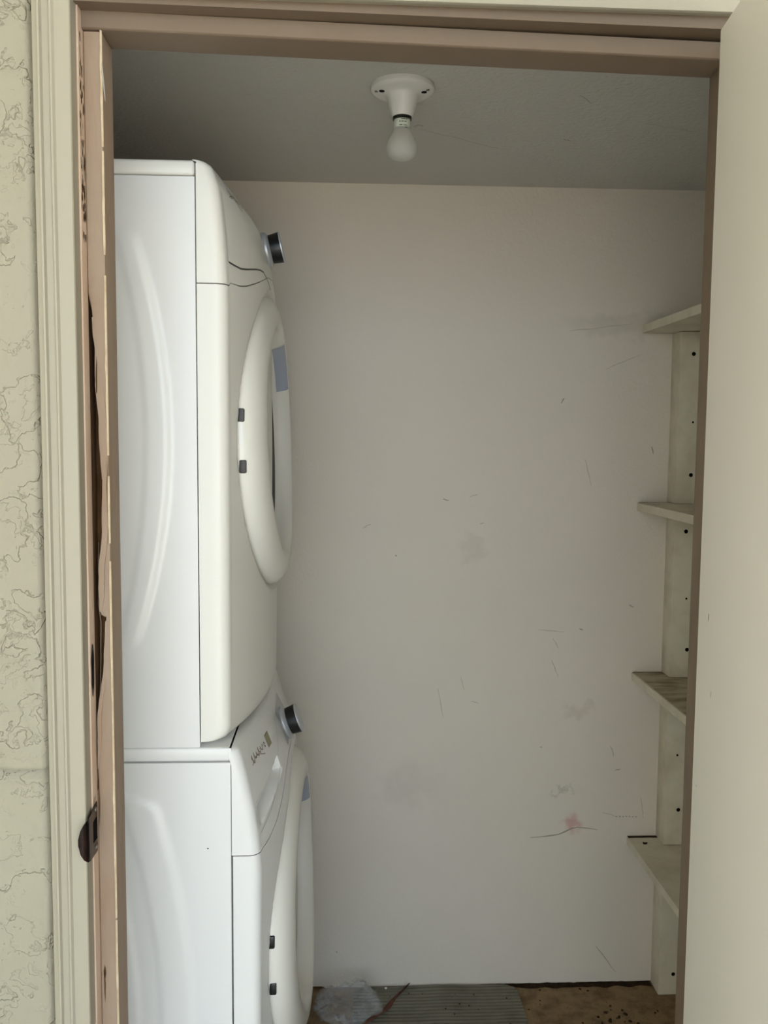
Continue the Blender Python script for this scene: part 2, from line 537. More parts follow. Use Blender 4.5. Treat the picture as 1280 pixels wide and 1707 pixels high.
for k in range(17):
    t = k / 16
    st.append(lambda u, y, t=t: Vector((XCL - u + (XCR - XCL + 2 * u) * t, y, head_z(XCL - u + (XCR - XCL + 2 * u) * t) + u)))
struct(sweep('trim_4', CPH, st, MAT['cream']), 'cream painted head casing over the doorway')

# jambs
YS0, YS1 = 1.195, 1.25      # stop front and back
ST = .0235                  # stop thickness
tj = struct(box('trim_5', XJL - .03, XJL, 1.176, YI, -.02, ZH + .01, MAT['jamb'], bevel=.0012), 'worn tan door jamb with cracked stop')
tr_ = struct(box('trim_6', XJR, XJR + .03, 1.166, YI, -.02, ZH + .01, MAT['tan'], bevel=.0012), 'tan hinge side door jamb')
vs = []
for x, z in ((XJL - .03, ZH + .004), (XJR + .03, ZH - .008)):
    vs += [(x, 1.166, z), (x, YI, z), (x, YI, z + .035), (x, 1.166, z + .035)]
th_ = struct(from_py('trim_7', vs, [(0, 1, 5, 4), (1, 2, 6, 5), (2, 3, 7, 6), (3, 0, 4, 7), (0, 3, 2, 1), (4, 5, 6, 7)], MAT['tan']), 'tan head jamb over the doorway')

# stops
xa, xb = XJL, XJR
prof = [(0, 0), (.0, 1), (1, 1), (1, 0)]
def stop_head():
    vs, fs = [], []
    n = 30
    pr = [(YS0 - .004, .022), (YS0 - .004, .002), (YS0 - .0025, .0004), (YS0, 0), (YS1 - .001, 0), (YS1, .001), (YS1, .022)]
    for i in range(n + 1):
        x = xa + (xb - xa) * i / n
        zb = 1.9855 + (1.9695 - 1.9855) * (x + .305) / (.499 + .305)
        for y, h in pr:
            d = .0008 * noise.noise((x * 18, y * 50, 2))
            vs.append((x, y + (d if h < .01 else 0), zb + h + (d * .6 if h < .001 else 0)))
    m_ = len(pr)
    for i in range(n):
        for k in range(m_ - 1):
            fs.append((i * m_ + k, i * m_ + k + 1, (i + 1) * m_ + k + 1, (i + 1) * m_ + k))
        fs.append((i * m_ + m_ - 1, i * m_, (i + 1) * m_, (i + 1) * m_ + m_ - 1))
    return from_py('door_stop', vs, fs, MAT['tan'], th_, True, 40)
stop_head()
box('door_stop', XJR - ST, XJR, YS0, YS1, -.0, 1.985, MAT['tan'], tr_, bevel=.0015)

# latch side stop, split away from the jamb where the wood has rotted
GAP = [(480, 0), (500, .8), (530, 4.7), (560, 7.6), (600, 9.4), (650, 9.5), (700, 13.5), (760, 15.4), (800, 17.7), (830, 17.1), (870, 16),
       (900, 15.8), (930, 11.3), (970, 9.5), (1024, 10.5), (1027, 18.5), (1080, 16.5), (1130, 12.5), (1170, 5.8), (1200, 3.2), (1320, 1.5), (1330, 0)]
GZ = [(1.3479 - .000803 * (y - 890), g / 1250.0) for y, g in GAP][::-1]
def gap(z):
    if z <= GZ[0][0] or z >= GZ[-1][0]:
        return 0
    return max(0, interp(z, GZ) + .0009 * noise.noise((z * 55, 1, 0)))
zs = sorted(set([0, .1, .2, .3, .4, .5, .6, .7, .8, .9] + [.95 + .006 * i for i in range(124)] + [1.75, 1.82, 1.9, 1.984] + [z for z, g in GZ]))
XS = XJL + ST
vs, fs = [], []
for z in zs:
    g = XJL + gap(z)
    e = .0007 * noise.noise((z * 22, 7, 0)) + (.0010 * noise.noise((z * 70, 7, 4)) if z > 1.5 else 0)
    vs += [(g, 1.232, z), (g, YS0 + .0025 + (.004 * (gap(z) > .003)), z), (g + .002, YS0 + e, z), (XS - .0025, YS0 + e, z), (XS - .0006 + e, YS0 + .0008, z),
           (XS, YS0 + .003, z), (XS, YS1 - .001, z), (XS - .001, YS1, z), (XJL, YS1, z), (XJL, 1.232, z)]
n = 10
for j in range(len(zs) - 1):
    for k in range(n):
        k2 = (k + 1) % n
        fs.append((j * n + k, j * n + k2, (j + 1) * n + k2, (j + 1) * n + k))
fs += [tuple(range(n)), tuple((len(zs) - 1) * n + k for k in range(n))]
sl = from_py('door_stop', vs, fs, MAT['tanworn'], tj, True, 35)
# bare wood seen inside the split, and a loose strand
vs, fs = [], []
zr = [z for z in zs if GZ[0][0] < z < GZ[-1][0]]
for z in zr:
    g = gap(z)
    vs += [(XJL + .0006, 1.1975, z), (XJL + .0006, 1.222 + .004 * noise.noise((z * 30, 2, 2)), z), (XJL + g * .5, 1.218 + .005 * noise.noise((z * 40, 6, 2)), z), (XJL + g, 1.226, z)]
for j in range(len(zr) - 1):
    fs += [(4 * j + k, 4 * j + k + 1, 4 * j + k + 5, 4 * j + k + 4) for k in range(3)]
from_py('rotten_core', vs, fs, MAT['rot'], tj)['label'] = 'dark rotten wood inside the split jamb'
zc = [1.335 - .012 * i for i in range(20)]
tube('wood_strand', [(XJL + .30 * gap(z) + .001 * noise.noise((z * 30, 8, 8)), 1.214, z) for z in zc], .0012, MAT['tanworn'], tj, radii=[.0003 + .0005 * math.sin(math.pi * (i + .5) / 20) for i in range(20)])
# splinters standing proud of the stop
def splinter(z0, z1, off0, off1, w, proud, jag):
    vs, fs = [], []
    n = 26
    for i in range(n + 1):
        z = z0 + (z1 - z0) * i / n
        t = i / n
        ww = w * (min(1, t * 5 + .15)) * (min(1, (1 - t) * 8 + .3))
        x0 = XJL + max(gap(z), .001) + off0 + (off1 - off0) * t + jag * noise.noise((z * 60, off0 * 900, 3))
        x1 = min(x0 + ww, XS - .0005) + jag * .5 * noise.noise((z * 80, 11, 3))
        y = YS0 - proud * math.sin(math.pi * min(1, t * 1.3 + .1)) - .0004
        vs += [(x0, y, z), (x1, y + .0006, z), (x1, YS0 + .006, z), (x0, YS0 + .006, z)]
    for i in range(n):
        for k in range(4):
            k2 = (k + 1) % 4
            fs.append((4 * i + k, 4 * i + k2, 4 * i + 4 + k2, 4 * i + 4 + k))
    fs += [(0, 1, 2, 3), tuple(4 * n + k for k in range(4))]
    return from_py('wood_splinter', vs, fs, MAT['tanworn'], tj, True, 30)
splinter(1.238, 1.435, .0004, .0008, .0075, .0025, .0009)
splinter(1.42, 1.63, .0006, .0004, .0100, .0016, .0008)
splinter(1.03, 1.232, .0006, .0004, .0050, .0018, .0007)
# bare, chipped arris of the stop
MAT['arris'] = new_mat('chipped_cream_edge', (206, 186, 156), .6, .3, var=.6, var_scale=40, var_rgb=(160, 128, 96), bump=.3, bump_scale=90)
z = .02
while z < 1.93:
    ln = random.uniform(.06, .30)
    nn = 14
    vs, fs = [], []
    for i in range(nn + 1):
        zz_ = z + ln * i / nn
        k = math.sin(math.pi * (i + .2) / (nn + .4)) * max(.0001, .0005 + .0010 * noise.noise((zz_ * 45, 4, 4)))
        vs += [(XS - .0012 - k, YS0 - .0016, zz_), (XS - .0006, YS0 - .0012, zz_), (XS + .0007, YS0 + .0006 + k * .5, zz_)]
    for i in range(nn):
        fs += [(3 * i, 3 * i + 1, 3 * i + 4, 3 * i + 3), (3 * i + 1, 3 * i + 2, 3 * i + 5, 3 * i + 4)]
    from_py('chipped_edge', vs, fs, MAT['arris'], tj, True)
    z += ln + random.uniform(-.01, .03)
# hairline splits further down the stop
def crack(z0, z1, x, w):
    n = 12
    vs, fs = [], []
    for i in range(n + 1):
        z = z0 + (z1 - z0) * i / n
        xx = x + .0012 * noise.noise((z * 45, x * 300, 0))
        k = w * math.sin(math.pi * (i + .3) / (n + .6))
        vs += [(xx - k, YS0 - .0013, z), (xx + k, YS0 - .0013, z)]
    for i in range(n):
        fs.append((2 * i, 2 * i + 1, 2 * i + 3, 2 * i + 2))
    return from_py('split_line', vs, fs, MAT['rot'], tj)
crack(.70, .755, XJL + .006, .0009); crack(.735, .752, XJL + .007, .0016); crack(1.335, 1.445, XS - .0018, .0007)
crack(.95, 1.02, XJL + .003, .0009); crack(1.52, 1.58, XJL + .010, .0010)
# flaked, blackened paint at the top of the latch jamb
for k in range(60):
    z = random.uniform(1.72, 1.985)
    yy = random.uniform(1.178, 1.194)
    s = random.uniform(.0015, .0055)
    vs = [(XJL + .0005, yy + s * .6 * math.cos(a) * random.uniform(.5, 1.2), z + s * 1.6 * math.sin(a) * random.uniform(.5, 1.2)) for a in [2 * math.pi * i / 7 for i in range(7)]]
    from_py('flaked_paint_spot', vs, [tuple(range(7))], MAT['rot'] if k % 3 else MAT['cream'], tj)
for z, y in ((1.962, 1.1985), (1.955, 1.200), (1.925, 1.197)):
    pass
vs = [(XS + .0006, 1.2 + .004 * math.cos(a) + .012 * ((z_ := 1.925 + .022 * math.sin(a)) - 1.925) / -.022 * .6, z_) for a in [2 * math.pi * i / 12 for i in range(12)]]
from_py('paint_chip', vs, [tuple(range(12))], MAT['chip'], tj)

# deadbolt hole (scraped) and the strike plate
zc_, yc_ = 1.170, 1.186
vs = [(XJL + .0006, yc_ + .0045 * math.cos(a) * random.uniform(.7, 1.25) + .002 * math.sin(a), zc_ + .030 * math.sin(a) * random.uniform(.9, 1.1)) for a in [2 * math.pi * i / 16 for i in range(16)]]
from_py('bolt_hole', vs, [tuple(range(16))], MAT['hole'], tj)
vs = [(XJL + .0003, yc_ - .001 + .0075 * math.cos(a) * random.uniform(.8, 1.2), zc_ - .003 + .036 * math.sin(a) * random.uniform(.9, 1.1)) for a in [2 * math.pi * i / 16 for i in range(16)]]
from_py('scraped_patch', vs, [tuple(range(16))], MAT['steel'], tj)

ZSP = .953
path = [(XJL + .0010, 1.191), (XJL + .0014, 1.183), (XJL + .0016, 1.172), (XJL + .0022, 1.160), (XJL + .0026, 1.150), (XJL + .0012, 1.1425), (XJL - .0025, 1.1385), (XJL - .0065, 1.1375), (XJL - .0098, 1.1385)]
hh = [.034, .0335, .0325, .031, .030, .028, .0235, .016, .004]
vs, fs = [], []
NJ = 10
for lay in (0, 1):
    for (x, y), h in zip(path, hh):
        for j in range(NJ + 1):
            vs.append((x - .0012 * lay * (1 if y > 1.145 else -.3), y + (.0012 * lay if y < 1.145 else 0), ZSP + h * (2 * j / NJ - 1)))
nr = NJ + 1; np_ = len(path)
for lay in (0, 1):
    for i in range(np_ - 1):
        for j in range(NJ):
            a = lay * np_ * nr + i * nr + j
            fs.append((a, a + 1, a + nr + 1, a + nr))
bd = [i * nr for i in range(np_)] + [(np_ - 1) * nr + j for j in range(1, nr)] + [i * nr + NJ for i in range(np_ - 2, -1, -1)] + [j for j in range(NJ - 1, 0, -1)]
for a, c in zip(bd, bd[1:] + bd[:1]):
    fs.append((a, c, c + np_ * nr, a + np_ * nr))
sp = from_py('strike_plate', vs, fs, MAT['bronze'], tj, True, 50)
sp['label'] = 'dark bronze curved strike plate'
for dz in (-.026, .026):
    lathe('screw', [(.0036, 0), (.0034, .0008), (.0016, .0013)], MAT['steel'], sp, (XJL + .0012, 1.183, ZSP + dz), (1, 0, 0), 14)
box('latch_slot', XJL + .0014, XJL + .0021, 1.168, 1.186, ZSP - .014, ZSP + .014, MAT['hole'], sp)
# long scratches in the paint above the strike plate
for k in range(3):
    crackz = [ZSP + .034 + .010 * i / 5 for i in range(6)]
    vs = []
    for i, z in enumerate(crackz):
        y = 1.176 + .004 * k + .003 * i / 5
        vs += [(XJL + .0005, y, z), (XJL + .0005, y + .0009, z)]
    from_py('paint_scratch', vs, [(2 * i, 2 * i + 1, 2 * i + 3, 2 * i + 2) for i in range(5)], MAT['hole'], tj)

# ------------------------------------------------------------------ door, opened outwards on the right
dt = bpy.data.objects.new('door_1', None); COL.objects.link(dt)
HX, HY = .4694, 1.147
dt.location = (HX, HY, 0)
dt['kind'] = 'structure'; dt['label'] = 'off-white flush door standing open at the right'
dt.rotation_euler = (0, 0, math.radians(-7))
def dpart(o):
    o.matrix_parent_inverse = Matrix.Identity(4)
    return o
d = dpart(box('door_leaf', 0, .040, -.835, 0, .008, 1.9873, MAT['door'], dt, bevel=.0012))
for s, xx in ((-1, 0), (1, .040)):
    k = dpart(lathe('door_knob', [(.032, 0), (.032, .005), (.026, .009), (.012, .012), (.011, .030), (.024, .040), (.028, .052), (.024, .062), (.010, .067)], MAT['bronze'], dt, (xx, -.775, .95), (s, 0, 0), 28))
for z in (.2, 1.0, 1.78):
    dpart(lathe('hinge_knuckle', [(.0055, 0), (.0065, .001), (.0065, .088), (.0055, .09)], MAT['steel'], dt, (.044, .002, z), (0, 0, 1), 14))
def dmark(y, z, w, h):
    a = 2 * math.pi
    vs = [(-.0004, y + w * math.cos(a * i / 8) * random.uniform(.6, 1.2), z + h * math.sin(a * i / 8) * random.uniform(.7, 1.1)) for i in range(8)]
    dpart(from_py('scuff_mark', vs, [tuple(range(8))], MAT['scuff'], dt))
dmark(-.048, 1.255, .0014, .006); dmark(-.022, 1.026, .0015, .001); dmark(-.070, 1.162, .001, .005)

# ------------------------------------------------------------------ yard side: ground, with an unseen overhang and side wall added to shape daylight
struct(box('ground', -14, 14, -16, 1.18, ZG - .1, ZG, MAT['ground']), 'concrete outside the closet')
struct(box('added_overhang', -6, 6, -1.5, 1.19, 2.60, 2.72, MAT['soffit']), 'painted soffit added unseen over the doorway to cut the high sky')
struct(box('added_wing_wall', -2.35, -2.2, -6.5, 1.19, ZG, 2.60, MAT['soffit']), 'unseen side wall added to shade and bounce daylight')

# ------------------------------------------------------------------ washer and dryer
YN, YF = 1.45, 2.136
YC = (YN + YF) / 2
RC = .020
DPROF = [(.978, -.200, -.154), (.981, -.190, -.142), (.987, -.184, -.136), (1.0, -.180, -.133), (1.15, -.180, -.131), (1.45, -.180, -.130), (1.70, -.180, -.131), (1.76, -.183, -.134),
         (1.80, -.186, -.139), (1.84, -.190, -.148), (1.87, -.194, -.161), (1.890, -.201, -.178), (1.900, -.206, -.188), (1.905, -.214, -.200)]
WPROF = [(.035, -.150, -.098), (.05, -.135, -.083), (.75, -.130, -.080), (.80, -.133, -.084), (.86, -.142, -.098), (.92, -.155, -.120), (.950, -.163, -.136), (.962, -.168, -.144), (.967, -.177, -.155)]


def fx(prof, y, z):
    xc, xm = interp(z, prof, 1), interp(z, prof, 2)
    t = max(-1, min(1, (y - YC) / (YC - YN - RC)))
    return xc + (xm - xc) * (1 - t * t)


def front_mesh(name, prof, xb, z_lo, z_hi, mat, parent, nz, disp=None):
    """bowed front skin between two seam curves z_lo(y), z_hi(y); wraps round the cabinet corners to the side seam"""
    cols = []
    for i in range(4):
        cols.append(('s', i / 4))
    for i in range(7):
        cols.append(('a', i / 6))
    nb = 96
    for i in range(1, nb):
        cols.append(('b', -1 + 2 * i / nb))
    for i in range(7):
        cols.append(('A', i / 6))
    for i in range(1, 5):
        cols.append(('S', i / 4))
    vs, fs = [], []
    for j in range(nz + 1):
        v = j / nz
        for k, t in cols:
            y0 = {'s': YN, 'a': YN, 'A': YF, 'S': YF}.get(k, YC + t * (YC - YN - RC))
            z = z_lo(y0) + (z_hi(y0) - z_lo(y0)) * v
            xc = interp(z, prof, 1)
            if k == 's':
                p = (xb + (xc - RC - xb) * t, YN, z)
            elif k == 'S':
                p = (xc - RC + (xb - xc + RC) * t, YF, z)
            elif k == 'a':
                w = t * math.pi / 2
                p = (xc - RC + RC * math.sin(w), YN + RC - RC * math.cos(w), z)
            elif k == 'A':
                w = t * math.pi / 2
                p = (xc - RC + RC * math.cos(w), YF - RC + RC * math.sin(w), z)
            else:
                y = y0
                x = fx(prof, y, z)
                if disp:
                    x += disp(y, z)
                p = (x, y, z)
            vs.append(p)
    nc = len(cols)
    for j in range(nz):
        for i in range(nc - 1):
            fs.append((j * nc + i, j * nc + i + 1, (j + 1) * nc + i + 1, (j + 1) * nc + i))
    # close top, bottom and back
    fs.append(tuple(range(nc)))
    fs.append(tuple(nz * nc + i for i in range(nc)))
    for j in range(nz):
        fs.append((j * nc, (j + 1) * nc, (j + 1) * nc + nc - 1, j * nc + nc - 1))
    return from_py(name, vs, fs, mat, parent, True, 40)


def side_panel(parent, x0, x1, z0, z1, zc, arcs, ztop, zbot, mat):
    """near side panel with pressed curved ribs"""
    nx, nz = 150, 150
    vs, fs = [], []
    for j in range(nz + 1):
        z = z0 + (z1 - z0) * j / nz
        for i in range(nx + 1):
            x = x0 + (x1 - x0) * (1 - (1 - i / nx) ** 1.4)
            h = 0
            for ax, k, amp, w in arcs:
                e = ax - k * (z - zc) ** 2
                # round the ends of the pressed figure
                zz_ = max(0, (z - (ztop - .05)) / .05) if z > zc else max(0, ((zbot + .05) - z) / .05)
                e -= .16 * min(1.5, zz_) ** 3
                h += amp * (1 - sstep(-w, 0, x - e))
            vs.append((x, YN - h, z))
    for j in range(nz):
        for i in range(nx):
            a = j * (nx + 1) + i
            fs.append((a, a + 1, a + nx + 2, a + nx + 1))
    n = len(vs); yb = YN + .0025
    vs += [(x0, yb, z0), (x1, yb, z0), (x1, yb, z1), (x0, yb, z1)]
    bl = list(range(nx + 1)); tl = [nz * (nx + 1) + i for i in range(nx + 1)]
    lf = [j * (nx + 1) for j in range(nz + 1)]; rg = [j * (nx + 1) + nx for j in range(nz + 1)]
    fs += [(n, n + 1, n + 2, n + 3), tuple(bl + [n + 1, n]), tuple(tl + [n + 2, n + 3]), tuple(lf + [n + 3, n]), tuple(rg + [n + 2, n + 1])]
    return from_py('side_panel', vs, fs, mat, parent, True, 40)


R_DOOR = .283
def machine_door(parent, zc, xoff, dark):
    """round porthole door: ring, recessed window, handle pocket, two hinge covers"""
    def X(y, z, h):
        u, v = y - YC, z - zc
        return -.1125 + xoff + .032 * u - .0345 * v - .0065 * (u / .226) ** 2 + h
    RP = [(.270, -.062), (.2825, -.048), (.2845, -.040), (.2835, -.031), (.279, -.0215), (.271, -.0130), (.260, -.0062), (.248, -.0020), (.236, -.0003), (.228, 0), (.222, -.0014), (.216, -.006), (.2115, -.014), (.208, -.025), (.205, -.035), (.200, -.0375)]
    seg = 96
    vs, fs = [], []
    for r, h in RP:
        for k in range(seg):
            a = 2 * math.pi * k / seg
            y = YC + r * math.cos(a)
            z = zc + r * math.sin(a)
            vs.append((X(y, z, h), y, z))
    for i in range(len(RP) - 1):
        for k in range(seg):
            k2 = (k + 1) % seg
            fs.append((i * seg + k, i * seg + k2, (i + 1) * seg + k2, (i + 1) * seg + k))
    ring = from_py('door_ring', vs, fs, MAT['gloss'], parent, True, 60)
    vs, fs = [], []
    WP = [(.206, -.0372), (.185, -.0370), (.14, -.0350), (.09, -.0335), (.04, -.033), (.001, -.0328)]
    for r, h in WP:
        for k in range(seg):
            a = 2 * math.pi * k / seg
            y = YC + r * math.cos(a)
            z = zc + r * math.sin(a)
            vs.append((X(y, z, h), y, z))
    for i in range(len(WP) - 1):
        for k in range(seg):
            k2 = (k + 1) % seg
            fs.append((i * seg + k, i * seg + k2, (i + 1) * seg + k2, (i + 1) * seg + k))
    from_py('door_window', vs, fs, MAT['glassdark'] if dark else MAT['smoke'], parent, True)['label'] = 'dark round door glass' if dark else 'pale round door cover'
    # handle pocket: a scooped grey-blue insert on the far inner slope of the ring
    vs, fs = [], []
    na, nr_ = 14, 5
    for i in range(na + 1):
        a = math.radians(30 + 34 * i / na)
        for j in range(nr_ + 1):
            t = j / nr_
            r = .2072 + .014 * t
            h = interp(r, sorted((p[0], p[1]) for p in RP if p[0] < .23)) + .0004
            y = YC + r * math.cos(a)
            z = zc + (r - .0012) * math.sin(a)
            vs.append((X(y, z, h), YC + (r - .0012) * math.cos(a), z))
    for i in range(na):
        for j in range(nr_):
            q = i * (nr_ + 1) + j
            fs.append((q, q + 1, q + nr_ + 2, q + nr_ + 1))
    from_py('handle_pocket', vs, fs, MAT['bluegrey'], ring, True)['label'] = 'blue grey handle pocket'
    for dz in (-.0425, .0425):
        bm = bmesh.new()
        a = math.asin(dz / R_DOOR)
        y0 = YC - R_DOOR * math.cos(a)
        add_box(bm, X(y0, zc + dz, -.041), X(y0, zc + dz, -.0285), y0 - .0035, y0 + .006, zc + dz - .0115, zc + dz + .0115, .0028, 2)
        from_bm('hinge_cover', bm, MAT['darkgrey'] if dark else MAT['black'], ring, True, 40)
    return ring


def knob(parent, prof, y, z, r=.030, depth=.026, plate=True):
    e = .004
    nx = Vector((1, -(fx(prof, y + e, z) - fx(prof, y - e, z)) / (2 * e), -(fx(prof, y, z + e) - fx(prof, y, z - e)) / (2 * e))).normalized()
    c = Vector((fx(prof, y, z), y, z))
    lathe('knob_bezel', [(r + .004, -.004), (r + .004, .003), (r + .001, .0065), (r * .9, .009)], MAT['silver'], parent, c, nx, 44)
    k = lathe('knob', [(r * .86, .004), (r * .90, .009), (r * .96, depth), (r * .97, depth + .003), (r * .93, depth + .004)], MAT['black'], parent, c, nx, 44)
    lathe('knob_cap', [(r * .985, depth + .0025), (r * .99, depth + .0045), (r * .93, depth + .0058), (r * .5, depth + .0058)], MAT['silver'], k, c, nx, 44)
    return c, nx


def ribbon(name, prof, pts, w, mat, parent, lift=.0006):
    """thin printed line lying on the bowed front; pts = (y, z)"""
    vs, fs = [], []
    n = len(pts)
    for i, (y, z) in enumerate(pts):
        a = pts[max(i - 1, 0)]; c = pts[min(i + 1, n - 1)]
        ty, tz = c[0] - a[0], c[1] - a[1]
        l = math.hypot(ty, tz) or 1
        sy, sz = -tz / l * w, ty / l * w
        for s in (1, -1):
            yy, zz_ = y + s * sy, z + s * sz
            vs.append((fx(prof, yy, zz_) + lift, yy, zz_))
    for i in range(n - 1):
        fs.append((2 * i, 2 * i + 1, 2 * i + 3, 2 * i + 2))
    return from_py(name, vs, fs, mat, parent)


def script_mark(prof, parent, y0, y1, z, h, mat):
    """the looping handwritten emblem"""
    pts = []
    n = 70
    for i in range(n + 1):
        t = i / n
        a = t * 11 * math.pi
        pts.append((y0 + (y1 - y0) * t + .25 * h * math.cos(a), z + h * math.sin(a) * (1.0 if (t < .25 or .5 < t < .62) else .5) + .2 * h))
    ribbon('script_emblem', prof, pts, .0011, mat, parent)
    ribbon('emblem_swash', prof, [(y0 - .3 * h + (y1 - y0) * 1.0 * i / 12, z - h * .9 + h * .9 * math.sin(math.pi * i / 12 * 1.3)) for i in range(13)], .0007, mat, parent)
    ribbon('emblem_numeral', prof, [(y1 + .010 + .003 * math.cos(a), z + .004 * math.sin(a)) for a in [2 * math.pi * i / 10 for i in range(10)]], .0009, MAT['printdark'], parent)


# ---- dryer
dry = thing('clothes_dryer', 'white front loading dryer with dark porthole stacked on top of the washer', 'dryer', (-.56, YC, .968))
XBD = -.2302
box('cabinet', -.93, XBD - .0006, YN + .003, YF, .9685, 1.8795, MAT['white'], dry, bevel=.002)
side_panel(dry, -.93, XBD, .9685, 1.8795, 1.475, [(-.266, .5, .0048, .016), (-.304, .42, -.0026, .014)], 1.825, 1.105, MAT['white'])
box('top_panel', -.93, XBD - .0003, YN - .0005, YF + .0005, 1.8815, 1.905, MAT['plastic'], dry, bevel=.005, seg=3)
def seam_d(y):
    tt = abs(y - YC)
    return interp(tt, [(0, 1.779), (.08, 1.772), (.13, 1.759), (.19, 1.743), (.245, 1.729), (.275, 1.7240), (.31, 1.7225), (.325, 1.7215), (.345, 1.7165)])
def dish_d(y, z):
    r = math.hypot(y - YC, z - 1.468)
    return -.010 * (1 - sstep(.284, .294, r))
front_mesh('front_panel', DPROF, XBD + .0018, lambda y: .978, lambda y: seam_d(y) - .0011, MAT['plastic'], dry, 130, dish_d)
front_mesh('control_panel', DPROF, XBD + .0018, lambda y: seam_d(y) + .0007, lambda y: 1.905, MAT['plastic'], dry, 40)
# groove round the glossy control insert
pts = [(YN + .022, 1.88 - .012 * i) for i in range(10)] + [(YN + .022, 1.755)]
low = [(.30, 1.7535), (.27, 1.7530), (.24, 1.7575), (.183, 1.768), (.15, 1.7725), (.125, 1.7735), (.10, 1.768), (.08, 1.760), (.062, 1.752)]
low = [(YC - a, c) for a, c in low]
ribbon('panel_groove', DPROF, [(YN + .024, 1.7545)] + low, .0014, MAT['darkgrey'], dry)
ribbon('panel_groove', DPROF, [(YC + (YC - a), c) for a, c in reversed(low)] + [(YF - .024, 1.7545)], .0010, MAT['darkgrey'], dry)
ribbon('panel_groove', DPROF, [(YN + .0225, 1.755 + .012 * i) for i in range(10)], .0005, MAT['silver'], dry)
machine_door(dry, 1.470, 0, True)
knob(dry, DPROF, YC - .005, 1.836)
script_mark(DPROF, dry, 1.515, 1.585, 1.872, .0075, MAT['print'])
for k in range(2):
    for i in range(5):
        a = math.radians(156 - 3.0 * i)
        r = .243 - .007 * k
        y = YC + r * math.cos(a); z = 1.468 + r * math.sin(a)
        t = (y - YC) / R_DOOR
        x = -.1125 + .032 * (y - YC) - .0345 * (z - 1.470) - .0065 * ((y - YC) / .226) ** 2 + .0004 + (0 if r < .24 else -.0022)
        vs = [(x, y + .0016 * math.cos(w) * random.uniform(.6, 1.2), z + .0042 * math.sin(w)) for w in [2 * math.pi * q / 6 for q in range(6)]]
        from_py('door_print', vs, [tuple(range(6))], MAT['printdark'], dry)

# ---- washer
was = thing('washing_machine', 'white front loading washer standing on the floor under the dryer', 'washer', (-.52, YC, 0))
XBW = -.1805
box('cabinet', -.92, XBW - .0006, YN + .003, YF, .02, .9425, MAT['white'], was, bevel=.002)
side_panel(was, -.92, XBW, .02, .9425, .49, [(-.236, .40, .0048, .018), (-.2915, .40, -.0026, .014), (-.3275, .42, .0040, .014)], .905, .075, MAT['white'])
box('top_panel', -.92, XBW - .0003, YN - .0005, YF + .0005, .9445, .968, MAT['white'], was, bevel=.004, seg=3)
def seam_w(y):
    tt = abs(y - YC)
    return interp(tt, [(0, .866), (.08, .862), (.13, .848), (.19, .822), (.245, .800), (.29, .787), (.325, .7835), (.345, .7833)])
def dish_w(y, z):
    r = math.hypot(y - YC, z - .553)
    return -.010 * (1 - sstep(.284, .294, r))
front_mesh('front_panel', WPROF, XBW + .0030, lambda y: .035, lambda y: seam_w(y) - .0010, MAT['white'], was, 130, dish_w)
# soap drawer scoop pressed into the fascia
def scoop(y, z):
    # slanted trough between the drawer's upper and lower lips
    u = (y - 1.475) / .165
    if u < 0 or u > 1:
        return 0
    zc_ = .842 + .032 * u
    hw = .021 * (1 - .25 * u)
    return -.020 * (1 - sstep(hw * .75, hw, abs(z - zc_))) * sstep(0, .08, u) * (1 - sstep(.93, 1, u))
front_mesh('control_panel', WPROF, XBW + .0012, lambda y: seam_w(y) + .0007, lambda y: .967, MAT['white'], was, 64, scoop)
ribbon('panel_groove', WPROF, [(YN + .024 + .012 * i, .812 + .0028 * i + .00012 * i * i) for i in range(14)], .0006, MAT['silver'], was)
ribbon('panel_groove', WPROF, [(1.64 + .006 * i, .884 + .0040 * i) for i in range(16)], .0005, MAT['silver'], was)
machine_door(was, .553, .048, False)
c, nx = knob(was, WPROF, YC - .005, .900)
# silver surround plate behind the knob
pl = []
for i in range(9):
    for j in range(7):
        y = 1.735 + .11 * i / 8; z = .872 + .064 * j / 6 + .010 * i / 8
        pl.append((fx(WPROF, y, z) + .0008, y, z))
from_py('knob_plate', pl, [(i * 7 + j, i * 7 + j + 1, (i + 1) * 7 + j + 1, (i + 1) * 7 + j) for i in range(8) for j in range(6)], MAT['silver'], was, True)
script_mark(WPROF, was, 1.500, 1.575, .926, .0075, MAT['print'])
vs = [(fx(WPROF, y, z) + .0007, y, z) for y, z in ((1.600, .914), (1.628, .914), (1.630, .936), (1.602, .936))]
from_py('energy_sticker', vs, [(0, 1, 2, 3)], MAT['label'], was)
ribbon('indicator_slot', WPROF, [(1.93 + .004 * i, .914 + .0012 * i) for i in range(8)], .002, MAT['silver'], was)
for sx in (-.86, -.25):
    for sy in (YN + .06, YF - .06):
        lathe('leveling_foot', [(.022, 0), (.022, .006), (.012, .009), (.008, .024)], MAT['darkgrey'], was, (sx, sy, 0), (0, 0, 1), 16)
# the dark speck on the washer side
vs = [(-.2185 + .0016 * math.cos(a), YN - .0006, .797 + .0011 * math.sin(a)) for a in [2 * math.pi * i / 8 for i in range(8)]]
from_py('paint_speck', vs, [tuple(range(8))], MAT['printdark'], was)

